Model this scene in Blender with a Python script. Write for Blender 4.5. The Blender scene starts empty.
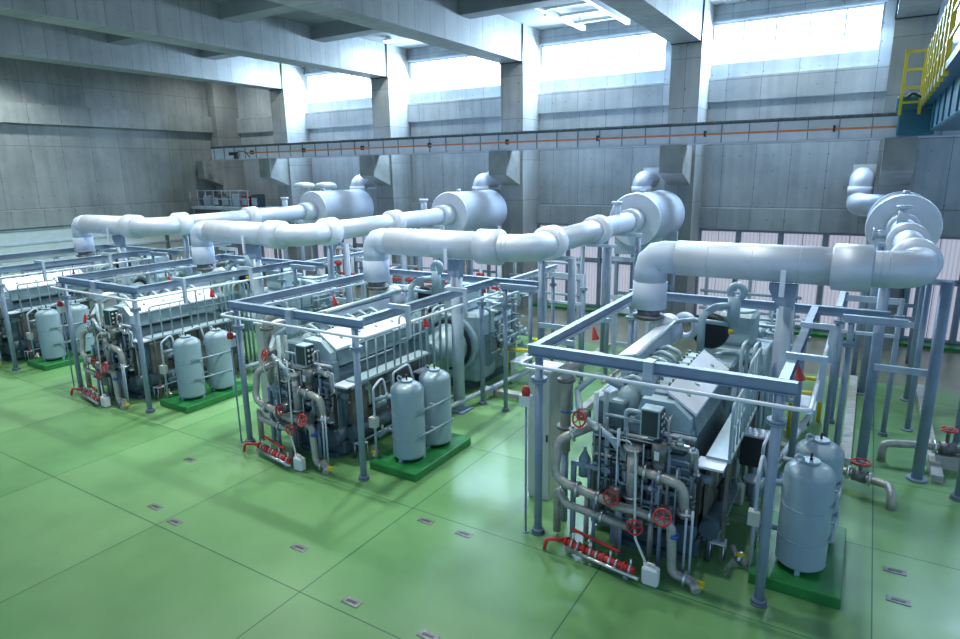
import bpy, bmesh, math, random
from mathutils import Vector, Matrix
random.seed(7)
SC = bpy.context.scene
COL = SC.collection
PI = math.pi
V = Vector

# ---------------------------------------------------------------- camera, world, light, exposure
CAM_H = 6.8
YAW, PITCH, ROLL, FPX = math.radians(31.6712), math.radians(13.2822), math.radians(.81984), 628.292
cd = bpy.data.cameras.new('camera'); cam = bpy.data.objects.new('camera', cd); COL.objects.link(cam)
fw = V((-math.sin(YAW)*math.cos(PITCH), math.cos(YAW)*math.cos(PITCH), -math.sin(PITCH)))
rt = V((math.cos(YAW), math.sin(YAW), 0)); dn = fw.cross(rt)
r2 = rt*math.cos(ROLL)+dn*math.sin(ROLL); d2 = -rt*math.sin(ROLL)+dn*math.cos(ROLL)
m = Matrix.Identity(4)
for i in range(3):
    m[i][0] = r2[i]; m[i][1] = -d2[i]; m[i][2] = -fw[i]
m[2][3] = CAM_H
cam.matrix_world = m
cd.sensor_width = 36; cd.lens = FPX*36/960; cd.clip_start = .1; cd.clip_end = 200
SC.camera = cam

w = bpy.data.worlds.new('world'); SC.world = w; w.use_nodes = True
bg = w.node_tree.nodes['Background']; bg.inputs[0].default_value = (.46, .69, 1, 1); bg.inputs[1].default_value = .72
SC.view_settings.view_transform = 'Standard'; SC.view_settings.look = 'None'
SC.view_settings.exposure = 0.3; SC.view_settings.gamma = 1; SC.view_settings.use_curve_mapping = False
SC.cycles.max_bounces = 8; SC.cycles.diffuse_bounces = 4; SC.cycles.glossy_bounces = 3
SC.cycles.sample_clamp_indirect = 6

WIN_STRENGTH = 4.0      # daylight through the clerestory panes
WIN_LIGHT = 1650
LAMP_W = 130
LAMP_SPOTS = [(x, 26.15) for x in (-34.6, -28.6, -21.2, -12.45, -3.3)]+[(x, y) for x in (-35, -27, -19, -11, -3.1) for y in (15.4, 10.4)]

# ---------------------------------------------------------------- materials
def nt(name):
    mt = bpy.data.materials.new(name); mt.use_nodes = True
    n = mt.node_tree; return mt, n, n.nodes['Principled BSDF']
def noise_mix(n, b, c1, c2, scale, det=5, lo=.35, hi=.65, coord='Object'):
    tc = n.nodes.new('ShaderNodeTexCoord'); ns = n.nodes.new('ShaderNodeTexNoise')
    ns.inputs['Scale'].default_value = scale; ns.inputs['Detail'].default_value = det
    n.links.new(tc.outputs[coord], ns.inputs['Vector'])
    cr = n.nodes.new('ShaderNodeValToRGB'); cr.color_ramp.elements[0].position = lo; cr.color_ramp.elements[1].position = hi
    cr.color_ramp.elements[0].color = (*c1, 1); cr.color_ramp.elements[1].color = (*c2, 1)
    n.links.new(ns.outputs[0], cr.inputs[0]); return tc, ns, cr
def mat(name, c, rough=.5, metal=0., var=.12, scale=3., bump=0.):
    mt, n, b = nt(name)
    c1 = tuple(max(0, x*(1-var)) for x in c); c2 = tuple(min(1, x*(1+var)) for x in c)
    tc, ns, cr = noise_mix(n, b, c1, c2, scale)
    n.links.new(cr.outputs[0], b.inputs['Base Color'])
    b.inputs['Roughness'].default_value = rough; b.inputs['Metallic'].default_value = metal
    if bump:
        bp = n.nodes.new('ShaderNodeBump'); bp.inputs['Strength'].default_value = bump; bp.inputs['Distance'].default_value = .02
        ns2 = n.nodes.new('ShaderNodeTexNoise'); ns2.inputs['Scale'].default_value = 18
        n.links.new(tc.outputs['Object'], ns2.inputs['Vector']); n.links.new(ns2.outputs[0], bp.inputs['Height']); n.links.new(bp.outputs[0], b.inputs['Normal'])
    return mt
def concrete(name, axis, bw, bh, c1=(.30, .335, .365), c2=(.49, .53, .56), off=(0, 0, 0), dark=(.07, .08, .085)):
    """formwork concrete; axis = wall's horizontal axis ('x' or 'y'); bw/bh = board panel size"""
    mt, n, b = nt(name); N = n.nodes; L = n.links
    ge = N.new('ShaderNodeNewGeometry'); mp = N.new('ShaderNodeSeparateXYZ'); L.new(ge.outputs['Position'], mp.inputs[0])
    cb = N.new('ShaderNodeCombineXYZ')
    L.new(mp.outputs['X' if axis == 'x' else 'Y'], cb.inputs[0]); L.new(mp.outputs['Z' if axis != 'f' else 'X'], cb.inputs[1])
    ad = N.new('ShaderNodeVectorMath'); ad.operation = 'ADD'; ad.inputs[1].default_value = off; L.new(cb.outputs[0], ad.inputs[0])
    br = N.new('ShaderNodeTexBrick'); br.offset = 0; br.inputs['Scale'].default_value = 1
    br.inputs['Brick Width'].default_value = bw; br.inputs['Row Height'].default_value = bh
    br.inputs['Mortar Size'].default_value = .012; br.inputs['Mortar Smooth'].default_value = .3
    br.inputs['Color1'].default_value = (.9, .9, .9, 1); br.inputs['Color2'].default_value = (1.05, 1.05, 1.05, 1); br.inputs['Mortar'].default_value = (.42, .44, .45, 1)
    L.new(ad.outputs[0], br.inputs['Vector'])
    n1 = N.new('ShaderNodeTexNoise'); n1.inputs['Scale'].default_value = .35; n1.inputs['Detail'].default_value = 7; n1.inputs['Roughness'].default_value = .62
    L.new(ge.outputs['Position'], n1.inputs['Vector'])
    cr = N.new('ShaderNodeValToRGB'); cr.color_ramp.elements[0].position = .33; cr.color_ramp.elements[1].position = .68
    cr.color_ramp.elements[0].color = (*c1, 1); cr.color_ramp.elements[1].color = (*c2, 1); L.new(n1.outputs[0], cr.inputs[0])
    mx = N.new('ShaderNodeMixRGB'); mx.blend_type = 'MULTIPLY'; mx.inputs[0].default_value = 1
    L.new(cr.outputs[0], mx.inputs[1]); L.new(br.outputs['Color'], mx.inputs[2])
    # vertical water streaks
    m2 = N.new('ShaderNodeMapping'); m2.inputs['Scale'].default_value = (2.2, 2.2, .12); L.new(ge.outputs['Position'], m2.inputs[0])
    n2 = N.new('ShaderNodeTexNoise'); n2.inputs['Scale'].default_value = 1.4; n2.inputs['Detail'].default_value = 4; L.new(m2.outputs[0], n2.inputs['Vector'])
    c3 = N.new('ShaderNodeValToRGB'); c3.color_ramp.elements[0].position = .36; c3.color_ramp.elements[1].position = .55
    c3.color_ramp.elements[0].color = (.84, .86, .87, 1); c3.color_ramp.elements[1].color = (1, 1, 1, 1); L.new(n2.outputs[0], c3.inputs[0])
    m3 = N.new('ShaderNodeMixRGB'); m3.blend_type = 'MULTIPLY'; m3.inputs[0].default_value = .9; L.new(mx.outputs[0], m3.inputs[1]); L.new(c3.outputs[0], m3.inputs[2])
    # tie holes
    b2 = N.new('ShaderNodeTexVoronoi'); b2.inputs['Scale'].default_value = 1/ (bw*.5); b2.inputs['Randomness'].default_value = .06; L.new(ad.outputs[0], b2.inputs['Vector'])
    c4 = N.new('ShaderNodeValToRGB'); c4.color_ramp.elements[0].position = .035; c4.color_ramp.elements[1].position = .06
    c4.color_ramp.elements[0].color = (.4, .42, .43, 1); c4.color_ramp.elements[1].color = (1, 1, 1, 1); L.new(b2.outputs['Distance'], c4.inputs[0])
    m4 = N.new('ShaderNodeMixRGB'); m4.blend_type = 'MULTIPLY'; m4.inputs[0].default_value = .8; L.new(m3.outputs[0], m4.inputs[1]); L.new(c4.outputs[0], m4.inputs[2])
    L.new(m4.outputs[0], b.inputs['Base Color']); b.inputs['Roughness'].default_value = .62
    bp = N.new('ShaderNodeBump'); bp.inputs['Strength'].default_value = .35; bp.inputs['Distance'].default_value = .02
    L.new(br.outputs['Fac'], bp.inputs['Height']); bp.invert = True; L.new(bp.outputs[0], b.inputs['Normal'])
    return mt
def floor_mat():
    mt, n, b = nt('green_epoxy'); N = n.nodes; L = n.links
    ge = N.new('ShaderNodeNewGeometry')
    mp = N.new('ShaderNodeMapping'); mp.inputs['Location'].default_value = (11.51, -6.2, 0); L.new(ge.outputs['Position'], mp.inputs[0])
    br = N.new('ShaderNodeTexBrick'); br.offset = 0; br.inputs['Scale'].default_value = 1
    br.inputs['Brick Width'].default_value = 4.07; br.inputs['Row Height'].default_value = 3.1
    br.inputs['Mortar Size'].default_value = .012; br.inputs['Mortar Smooth'].default_value = .2
    br.inputs['Color1'].default_value = (.125, .290, .100, 1); br.inputs['Color2'].default_value = (.180, .355, .145, 1); br.inputs['Mortar'].default_value = (.02, .09, .045, 1)
    L.new(mp.outputs[0], br.inputs['Vector'])
    n1 = N.new('ShaderNodeTexNoise'); n1.inputs['Scale'].default_value = .55; n1.inputs['Detail'].default_value = 6; L.new(ge.outputs['Position'], n1.inputs['Vector'])
    cr = N.new('ShaderNodeValToRGB'); cr.color_ramp.elements[0].position = .3; cr.color_ramp.elements[1].position = .7
    cr.color_ramp.elements[0].color = (.78, .82, .8, 1); cr.color_ramp.elements[1].color = (1.15, 1.1, 1.15, 1); L.new(n1.outputs[0], cr.inputs[0])
    mx = N.new('ShaderNodeMixRGB'); mx.blend_type = 'MULTIPLY'; mx.inputs[0].default_value = 1; L.new(br.outputs['Color'], mx.inputs[1]); L.new(cr.outputs[0], mx.inputs[2])
    L.new(mx.outputs[0], b.inputs['Base Color'])
    n2 = N.new('ShaderNodeTexNoise'); n2.inputs['Scale'].default_value = 1.2; n2.inputs['Detail'].default_value = 5; L.new(ge.outputs['Position'], n2.inputs['Vector'])
    mr = N.new('ShaderNodeMapRange'); mr.inputs['To Min'].default_value = .22; mr.inputs['To Max'].default_value = .42; L.new(n2.outputs[0], mr.inputs[0]); L.new(mr.outputs[0], b.inputs['Roughness'])
    return mt
def emis(name, c, s):
    mt, n, b = nt(name); b.inputs['Base Color'].default_value = (*c, 1); b.inputs['Emission Color'].default_value = (*c, 1); b.inputs['Emission Strength'].default_value = s
    return mt
def louvre_mat():
    mt, n, b = nt('ribbed_panel'); N = n.nodes; L = n.links
    ge = N.new('ShaderNodeNewGeometry'); wv = N.new('ShaderNodeTexWave'); wv.inputs['Scale'].default_value = 2.2; wv.inputs['Distortion'].default_value = .2
    L.new(ge.outputs['Position'], wv.inputs['Vector'])
    cr = N.new('ShaderNodeValToRGB'); cr.color_ramp.elements[0].color = (.60, .58, .69, 1); cr.color_ramp.elements[1].color = (.76, .73, .85, 1); cr.color_ramp.elements[0].position = .1; cr.color_ramp.elements[1].position = .45
    L.new(wv.outputs[0], cr.inputs[0]); L.new(cr.outputs[0], b.inputs['Base Color']); b.inputs['Roughness'].default_value = .4
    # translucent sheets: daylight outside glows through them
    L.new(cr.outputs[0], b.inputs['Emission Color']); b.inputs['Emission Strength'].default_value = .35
    return mt
M = dict(
    conc_x=concrete('concrete_wall', 'x', 1.33, 2.6, off=(.35, .05, 0)),
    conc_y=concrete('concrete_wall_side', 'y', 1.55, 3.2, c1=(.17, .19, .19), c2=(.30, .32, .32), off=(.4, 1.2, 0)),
    conc_b=concrete('concrete_beam', 'y', .92, 9., c1=(.24, .265, .27), c2=(.37, .39, .395), off=(0, 2, 0)),
    conc_c=concrete('concrete_column', 'x', 1.7, 1.9, c1=(.24, .255, .255), c2=(.38, .395, .39), off=(.2, .3, 0)),
    conc_f=mat('concrete_plain', (.30, .31, .30), .7, var=.2, scale=1.2, bump=.2),
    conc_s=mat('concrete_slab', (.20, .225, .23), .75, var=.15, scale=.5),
    kerb=mat('pale_kerb', (.42, .43, .40), .7, var=.15, scale=4),
    floor=floor_mat(),
    far=mat('olive_floor', (.17, .18, .12), .3, var=.2, scale=.5),
    green=mat('green_paint', (.02, .19, .045), .35, var=.15),
    steel=mat('bluegrey_paint', (.215, .29, .39), .4, var=.08),
    steel_l=mat('light_steel_paint', (.44, .52, .62), .38, var=.08),
    steel_d=mat('slate_paint', (.12, .17, .22), .45, var=.15),
    engine=mat('engine_enamel', (.155, .235, .27), .38, var=.15),
    engine_l=mat('engine_enamel_light', (.34, .45, .50), .35, var=.1),
    engine_d=mat('engine_enamel_dark', (.06, .10, .125), .45, var=.2),
    alu=mat('aluminium_cladding', (.56, .61, .70), .5, .35, var=.05, scale=1.5),
    alu_m=mat('matt_cladding', (.50, .57, .69), .6, .05, var=.04, scale=2),
    alu_l=mat('bright_cover', (.70, .74, .84), .4, .1, var=.05, scale=2),
    tank=mat('tank_enamel', (.27, .375, .44), .3, var=.06, scale=2),
    lag=mat('lagged_pipe', (.40, .395, .37), .42, .35, var=.15, scale=6),
    white=mat('white_plastic', (.72, .74, .74), .45, var=.04),
    cream=mat('cream_enamel', (.55, .56, .52), .4, var=.04),
    red=mat('red_enamel', (.55, .035, .03), .38, var=.1),
    orange=mat('orange_cable', (.85, .28, .13), .5, var=.05),
    yellow=mat('yellow_enamel', (.72, .55, .03), .42, var=.08),
    black=mat('black_rubber', (.018, .022, .026), .5, var=.2),
    dark=mat('dark_panel', (.03, .04, .045), .4, var=.2),
    chrome=mat('bright_steel', (.62, .64, .66), .28, .9, var=.1, scale=9),
    iron=mat('cast_iron', (.17, .18, .18), .45, .6, var=.3, scale=9),
    rust=mat('brown_casing', (.17, .155, .14), .5, .2, var=.2, scale=4),
    blue=mat('blue_mark', (.03, .12, .5), .4), teal=mat('teal_crane_paint', (.012, .125, .19), .4, var=.12, scale=1),
    pane=emis('daylit_glass', (.82, .92, 1.), WIN_STRENGTH), lamp=emis('lamp_lens', (1, .98, .92), 20),
    louvre=louvre_mat(), gauge=mat('gauge_face', (.75, .78, .78), .3, var=.02), girder_paint=mat('girder_paint', (.80, .84, .93), .45, var=.04), glassy=mat('pale_glass', (.5, .62, .72), .15))

# ---------------------------------------------------------------- mesh helpers
class MB:
    def __init__(s): s.b = bmesh.new()
    def _hull(s, rings, closed_ring=True, cap=True, smooth=True):
        b = s.b; R = [[b.verts.new(p) for p in r] for r in rings]
        for a, c in zip(R, R[1:]):
            n = len(a)
            for i in range(n):
                try: f = b.faces.new((a[i], a[(i+1) % n], c[(i+1) % n], c[i])); f.smooth = smooth
                except ValueError: pass
        if cap:
            for r in (R[0][::-1], R[-1]):
                if len(r) > 2:
                    try: b.faces.new(r)
                    except ValueError: pass
        return s
    def box(s, x0, x1, y0, y1, z0, z1, bev=0.):
        x0, x1 = sorted((x0, x1)); y0, y1 = sorted((y0, y1)); z0, z1 = sorted((z0, z1))
        if bev:
            e = min(bev, (x1-x0)/2.1, (y1-y0)/2.1, (z1-z0)/2.1)
            def ring(z, i):
                a0, a1, b0, b1 = x0+i, x1-i, y0+i, y1-i
                return [(a0+e, b0, z), (a1-e, b0, z), (a1, b0+e, z), (a1, b1-e, z), (a1-e, b1, z), (a0+e, b1, z), (a0, b1-e, z), (a0, b0+e, z)]
            def ring2(z):
                a0, a1, b0, b1 = x0+e, x1-e, y0+e, y1-e
                q = e*.02
                return [(a0+q, b0, z), (a1-q, b0, z), (a1, b0+q, z), (a1, b1-q, z), (a1-q, b1, z), (a0+q, b1, z), (a0, b1-q, z), (a0, b0+q, z)]
            return s._hull([ring2(z0), ring(z0+e, 0), ring(z1-e, 0), ring2(z1)], smooth=False)
        r = lambda z: [(x0, y0, z), (x1, y0, z), (x1, y1, z), (x0, y1, z)]
        return s._hull([r(z0), r(z1)], smooth=False)
    def prism(s, poly, axis, a, c):
        """poly = list of 2D points; extruded along axis from a to c. x: poly is (y,z); y: (x,z); z: (x,y)"""
        f = {'x': lambda p, t: (t, p[0], p[1]), 'y': lambda p, t: (p[0], t, p[1]), 'z': lambda p, t: (p[0], p[1], t)}[axis]
        return s._hull([[f(p, a) for p in poly], [f(p, c) for p in poly]], smooth=False)
    def cyl(s, p0, p1, r0, r1=None, n=14, cap=True):
        r1 = r0 if r1 is None else r1
        p0, p1 = V(p0), V(p1); d = (p1-p0).normalized(); u = d.orthogonal().normalized(); v = d.cross(u)
        ring = lambda p, r: [p+u*(r*math.cos(2*PI*i/n))+v*(r*math.sin(2*PI*i/n)) for i in range(n)]
        return s._hull([ring(p0, r0), ring(p1, r1)], cap=cap)
    def lathe(s, o, d, prof, n=24, cap=True):
        """prof = [(dist along d, radius)]"""
        o = V(o); d = V(d).normalized(); u = d.orthogonal().normalized(); v = d.cross(u)
        rings = [[o+d*t+u*(r*math.cos(2*PI*i/n))+v*(r*math.sin(2*PI*i/n)) for i in range(n)] for t, r in prof]
        return s._hull(rings, cap=cap)
    def tube(s, pts, r, bend=None, n=10, seg=5):
        P = [V(p) for p in pts]; bend = r*2.2 if bend is None else bend
        path = [P[0]]
        for a, b, c in zip(P, P[1:], P[2:]):
            d1, d2_ = (a-b), (c-b); l1, l2 = d1.length, d2_.length
            if l1 < 1e-6 or l2 < 1e-6: continue
            d1 /= l1; d2_ /= l2; ang = d1.angle(d2_)
            if ang > PI-.03 or ang < .05: path.append(b); continue
            t = min(bend/math.tan(ang/2), l1*.48, l2*.48)
            A, C = b+d1*t, b+d2_*t
            for i in range(seg+1):
                q = i/seg; path.append(A*(1-q)**2+b*2*q*(1-q)+C*q*q)
        path.append(P[-1])
        rings = []; u = None
        for i, p in enumerate(path):
            d = (path[min(i+1, len(path)-1)]-path[max(i-1, 0)])
            if d.length < 1e-9: continue
            d.normalize()
            u = d.orthogonal().normalized() if u is None else (u-d*u.dot(d)).normalized()
            v = d.cross(u); rings.append([p+u*(r*math.cos(2*PI*k/n))+v*(r*math.sin(2*PI*k/n)) for k in range(n)])
        return s._hull(rings)
    def torus(s, c, d, R, r, n=18, k=6, arc=2*PI):
        c = V(c); d = V(d).normalized(); u = d.orthogonal().normalized(); v = d.cross(u)
        b = s.b; rings = []
        for i in range(n):
            a = 2*PI*i/n; e = u*math.cos(a)+v*math.sin(a)
            rings.append([b.verts.new(c+e*(R+r*math.cos(2*PI*j/k))+d*(r*math.sin(2*PI*j/k))) for j in range(k)])
        for i in range(n):
            A, B = rings[i], rings[(i+1) % n]
            for j in range(k):
                f = b.faces.new((A[j], B[j], B[(j+1) % k], A[(j+1) % k])); f.smooth = True
        return s
    def ibeam(s, p0, p1, h=.2, wd=.14, t=.016):
        """horizontal I-section along X or Y, p = bottom centre"""
        p0, p1 = V(p0), V(p1); z = p0.z
        prof = [(-wd/2, 0), (wd/2, 0), (wd/2, t), (t/2, t), (t/2, h-t), (wd/2, h-t), (wd/2, h), (-wd/2, h), (-wd/2, h-t), (-t/2, h-t), (-t/2, t), (-wd/2, t)]
        d = (p1-p0).normalized(); sd = V((d.y, -d.x, 0))
        rings = [[p+sd*a+V((0, 0, c)) for a, c in prof] for p in (p0, p1)]
        return s._hull(rings, smooth=False)
    def build(s, name, m, parent=None, loc=None):
        """link as ONE mesh object; parent = thing or part; coordinates are world, origin = the thing's base"""
        me = bpy.data.meshes.new(name)
        root = parent
        while root is not None and root.parent is not None: root = root.parent
        o0 = V(root['o']) if root is not None else (V(loc) if loc is not None else V((0, 0, 0)))
        bmesh.ops.recalc_face_normals(s.b, faces=s.b.faces[:])
        bmesh.ops.translate(s.b, verts=s.b.verts[:], vec=-o0)
        s.b.to_mesh(me); s.b.free(); me.materials.append(M[m] if isinstance(m, str) else m)
        ob = bpy.data.objects.new(name, me); COL.objects.link(ob)
        if parent is not None: ob.parent = parent
        else: ob.location = o0; ob['o'] = tuple(o0)
        return ob
def tag(o, label, cat, group=None):
    o['label'] = label; o['category'] = cat
    if group: o['group'] = group
    return o
def thing(name, label, cat, loc, group=None):
    e = bpy.data.objects.new(name, None); COL.objects.link(e); e.location = loc; e['o'] = tuple(loc); e.empty_display_size = .2
    return tag(e, label, cat, group)
def struct(o): o['kind'] = 'structure'; return o
def copy_tree(o, dx=0., label=None, dy=0., dz=0., parent=None):
    kids = [c for c in KIDS.get(o.name, [])]
    c = o.copy(); COL.objects.link(c)
    if parent is None:
        c.location = o.location+V((dx, dy, dz))
        if label: c['label'] = label
    else: c.parent = parent
    for k in kids: copy_tree(k, parent=c)
    return c
KIDS = {}
def refresh():
    KIDS.clear()
    for o in COL.objects:
        if o.parent: KIDS.setdefault(o.parent.name, []).append(o)

# ================================================================= the hall
YW, XL, ZC = 29.25, -37.6, 13.3
struct(MB().box(XL, 12, -3, 23, -.3, 0).build('floor', 'floor'))
struct(MB().box(XL, 12, 23, 28.35, -.3, 0).build('floor', 'far'))
struct(MB().box(XL, 12, 28.35, YW, -.3, .12).build('trim_1', 'green'))            # raised green edge along the wall
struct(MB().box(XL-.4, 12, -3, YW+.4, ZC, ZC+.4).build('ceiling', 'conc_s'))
# window wall with openings (solid pieces round each window)
BAYS = [-6.42+7.97*j for j in (1, 0, -1, -2, -3)]; WW, Z0, Z1 = 6.06, 11.0, 12.62
wm = MB().box(XL-.4, 12, YW, YW+.4, 0, Z0).box(XL-.4, 12, YW, YW+.4, Z1, ZC)
xs = sorted(BAYS); prev = XL-.4
for x in xs:
    wm.box(prev, x, YW, YW+.4, Z0, Z1); prev = x+WW
wm.box(prev, 12, YW, YW+.4, Z0, Z1)
struct(wm.build('wall_back', 'conc_x'))
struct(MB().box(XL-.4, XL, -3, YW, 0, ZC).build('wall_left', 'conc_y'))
tn = 2
for (z0, z1, d, mt_) in ((9.5, 10.45, .22, 'conc_x'), (4.2, 5.1, .3, 'conc_x')):
    struct(MB().box(XL, 12, YW-d, YW, z0, z1).build('trim_%d' % tn, mt_)); tn += 1
struct(MB().box(XL, XL+.35, -3, YW-.3, 9.5, 10.5).build('trim_%d' % tn, 'conc_y')); tn += 1
struct(MB().box(XL, XL+.35, -3, YW-.3, 4.25, 5.15).build('trim_%d' % tn, 'conc_y')); tn += 1
for i, x in enumerate(BAYS):
    f = struct(MB().box(x, x+WW, YW+.08, YW+.14, Z0, Z0+.05).box(x, x+WW, YW+.08, YW+.14, Z1-.05, Z1).box(x, x+.05, YW+.08, YW+.14, Z0+.05, Z1-.05).box(x+WW-.05, x+WW, YW+.08, YW+.14, Z0+.05, Z1-.05)
        .build('window_%d' % (i+1), 'steel_l'))
    for q in range(1, 5):
        MB().box(x+WW*q/5-.025, x+WW*q/5+.025, YW+.08, YW+.14, Z0+.05, Z1-.05).build('mullion', 'steel_l', f)
    for q in range(5):
        MB().box(x+WW*q/5+.03, x+WW*(q+1)/5-.03, YW+.15, YW+.17, Z0+.03, Z1-.03).build('window_pane', 'pane', f)
    MB().box(x-.1, x+WW+.1, YW-.1, YW, Z1+.02, Z1+.1).build('curtain_rail', 'steel_l', f)
    l = bpy.data.lights.new('daylight', 'AREA'); l.shape = 'RECTANGLE'; l.size = WW; l.size_y = 1.6; l.energy = WIN_LIGHT*(.55 if i == 0 else 1.0 if i < 2 else 1.15); l.color = (.50, .73, 1)
    lo = bpy.data.objects.new('daylight', l); COL.objects.link(lo); lo.location = (x+WW/2, YW-.02, (Z0+Z1)/2); lo.rotation_euler = (math.radians(-62), 0, 0)
# columns with their corbels, roof beams
for i, cx in enumerate([8.87, .62, -7.0, -15.0, -23.0, -30.95]+[-37.2]):
    cw = .6 if i < 6 else .36
    c = MB().box(cx-cw, cx+cw, 27.45, YW-.001, 0, ZC).build('trim_%d' % tn, 'conc_c'); tn += 1; struct(c)
    MB().prism([(26.05, 7.7), (27.45, 7.7), (27.45, 6.1), (26.05, 6.62)], 'x', cx-.47+(.3 if i == 6 else 0), cx+.47).build('corbel', 'conc_f', c)
    if i == 6: continue
    bm_ = MB().box(cx-.56, cx+.56, -3, 27.42, 11.7, ZC-.001).build('trim_%d' % tn, 'conc_b'); tn += 1; struct(bm_)
    MB().box(cx-.62, cx+.62, 27.38, 27.44, 11.66, ZC-.01).build('joint_plate', 'dark', bm_)
cen = [8.87, .62, -7.0, -15.0, -23.0, -30.95]
for y in (22.55, 17.75, 8, 3):
    for a, a2 in zip(cen[1:], cen):
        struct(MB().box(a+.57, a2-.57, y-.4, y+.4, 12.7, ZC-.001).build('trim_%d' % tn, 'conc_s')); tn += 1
# ribbed sheet cladding low on the window wall: frame + panels per bay
def cladding(x0, x1, z0, z1, nx, idx, glabel):
    t = thing('cladding_wall_panel', glabel, 'wall panel', (x0, YW-.1, z0), 'ribbed wall panels below the concrete beam')
    dx = (x1-x0)/nx
    for q in range(nx+1): MB().box(x0+q*dx-.07, x0+q*dx+.07, YW-.22, YW-.01, z0, z1).build('frame_post', 'steel', t)
    for z in (z0, z0+.55*(z1-z0)-.0, z1-.08): MB().box(x0, x1, YW-.18, YW-.02, z, z+.08).build('frame_rail', 'steel', t)
    for q in range(nx):
        for a, b_ in ((0, .5), (.5, 1)):
            for zz0, zz1 in ((z0+.12, z0+.54*(z1-z0)), (z0+.60*(z1-z0), z1-.12)):
                xa = x0+q*dx+.1+(dx-.2)*a+.02; xb = x0+q*dx+.1+(dx-.2)*b_-.02
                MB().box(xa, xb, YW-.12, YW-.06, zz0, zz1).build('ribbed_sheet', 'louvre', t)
for j, ww in enumerate(['right end of the hall', 'bay behind the nearest exhaust pipe', 'bay behind the second silencer', 'bay behind the third silencer', 'bay behind the fourth silencer', 'bay at the far left corner']):
    c0 = .9+7.97*(-j); cladding(max(c0+.65, XL+.8), c0+7.97-.65, .13, 4.2, 4, j, 'pale ribbed wall panel in grey frame, '+ww)
# left wall: the same pale sheets, horizontal ribs
for j in range(4):
    y0 = 8+5.2*j
    t = thing('cladding_wall_panel', 'pale ribbed panel on left wall, '+['nearest the camera', 'second from the camera', 'third from the camera', 'beside the far corner'][j], 'wall panel', (XL+.1, y0, 0), 'ribbed panels on the left wall')
    for z in (.1, .75, 1.4, 2.1, 2.75, 3.4, 4.1): MB().box(XL, XL+.2, y0, y0+5, z, z+.09).build('frame_rail', 'steel_l', t)
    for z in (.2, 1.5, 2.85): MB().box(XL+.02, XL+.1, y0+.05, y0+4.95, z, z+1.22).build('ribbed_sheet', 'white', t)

# crane runway girder
t = thing('crane_runway_girder', 'long pale blue steel crane runway girder on concrete corbels along the window wall', 'girder', (-36.2, 26.4, 7.7))
GX0, GX1 = -36.2, 9.
MB().box(GX0, GX1, 26.38, 26.41, 7.74, 8.42).build('web', 'girder_paint', t)
MB().box(GX0, GX1, 26.2, 26.62, 7.7, 7.74).build('bottom_flange', 'alu_l', t)
MB().box(GX0, GX1, 26.3, 26.55, 8.42, 8.46).build('top_flange', 'engine_d', t)
MB().box(GX0, GX1, 26.37, 26.45, 8.46, 8.54).build('rail', 'iron', t)
for q in range(46):
    x = GX0+.3+q*.99
    MB().box(x-.015, x+.015, 26.33, 26.38, 7.74, 8.42).build('stiffener', 'steel', t)
for z in (8.03,): MB().box(GX0+3.5, GX1, 26.16, 26.19, z, z+.07).build('conductor_line', 'orange', t)
for q in range(9):
    x = GX0+4+q*4.4; MB().box(x-.03, x+.03, 26.15, 26.38, 7.98, 8.2).build('insulator', 'dark', t)
t2 = thing('current_collector', 'small dark cable trolley near the left end of the crane girder', 'cable trolley', (-33.4, 26.1, 7.9))
MB().box(-34.0, -33.3, 25.95, 26.14, 7.95, 8.15, .04).build('body', 'dark', t2)
MB().box(-33.7, -33.5, 26.1, 26.24, 7.74, 7.95).build('arm', 'dark', t2)
MB().tube([(-33.4, 26, 8.0), (-33.0, 25.98, 8.2), (-32.4, 25.98, 8.1), (-32.1, 26, 7.8)], .025).build('cable', 'black', t2)

# overhead crane at right
t = thing('overhead_crane', 'teal overhead crane bridge with yellow railing at the top right', 'crane', (1.6, 26, 8.5))
MB().box(.35, 3.0, 25.75, 26.9, 8.56, 9.0, .04).build('end_truck', 'teal', t)
MB().box(.45, 1.5, 25.9, 26.15, 7.75, 8.58, .04).build('side_guard', 'teal', t)
g = MB().box(1.35, 2.5, 4, 25.8, 7.85, 8.75, .04).build('bridge_girder', 'teal', t)
for q in range(12): MB().box(1.31, 1.35, 5+q*1.75, 5.08+q*1.75, 7.9, 8.7).build('stiffener', 'teal', g)
MB().box(1.0, 1.36, 4, 25.8, 8.70, 8.75).build('walkway', 'teal', t)
MB().box(1.0, 1.06, 4, 25.8, 8.75, 8.86).build('toe_board', 'teal', t)
rl = MB()
for z in (9.3, 9.8, 10.3): rl.box(1.0, 1.05, 12, 25.8, z, z+.06)
rl = rl.build('handrail', 'yellow', t)
for q in range(9): MB().box(.97, 1.07, 25.70-q*1.1, 25.80-q*1.1, 8.6, 10.36).build('rail_post', 'yellow', rl)
ld = MB()
for x in (.42, .95): ld.box(x, x+.09, 25.6, 25.68, 8.4, 10.4)
for z in (8.75, 9.2, 9.75, 10.3): ld.box(.45, 1.0, 25.61, 25.67, z, z+.07)
ld.build('end_gate', 'yellow', t)
MB().tube([(.6, 25.4, 8.9), (.75, 25.3, 9.05), (1.0, 25.3, 8.9)], .05).build('cable_loop', 'black', t)
tr = thing('hoist_trolley', 'white and navy hoist trolley above the teal crane girder', 'hoist', (2.2, 17, 8.8))
MB().box(1.5, 3.0, 15.5, 19.5, 8.85, 9.4, .05).build('frame', 'white', tr)
MB().box(1.6, 2.9, 16, 17.4, 9.4, 10.5, .08).build('winch_housing', 'white', tr)
MB().box(1.6, 2.6, 17.7, 19.2, 9.4, 10.1, .08).build('motor_housing', 'teal', tr)
MB().cyl((1.70, 17, 9.9), (1.4, 17, 9.9), .25).build('drum_end', 'blue', tr)

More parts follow.
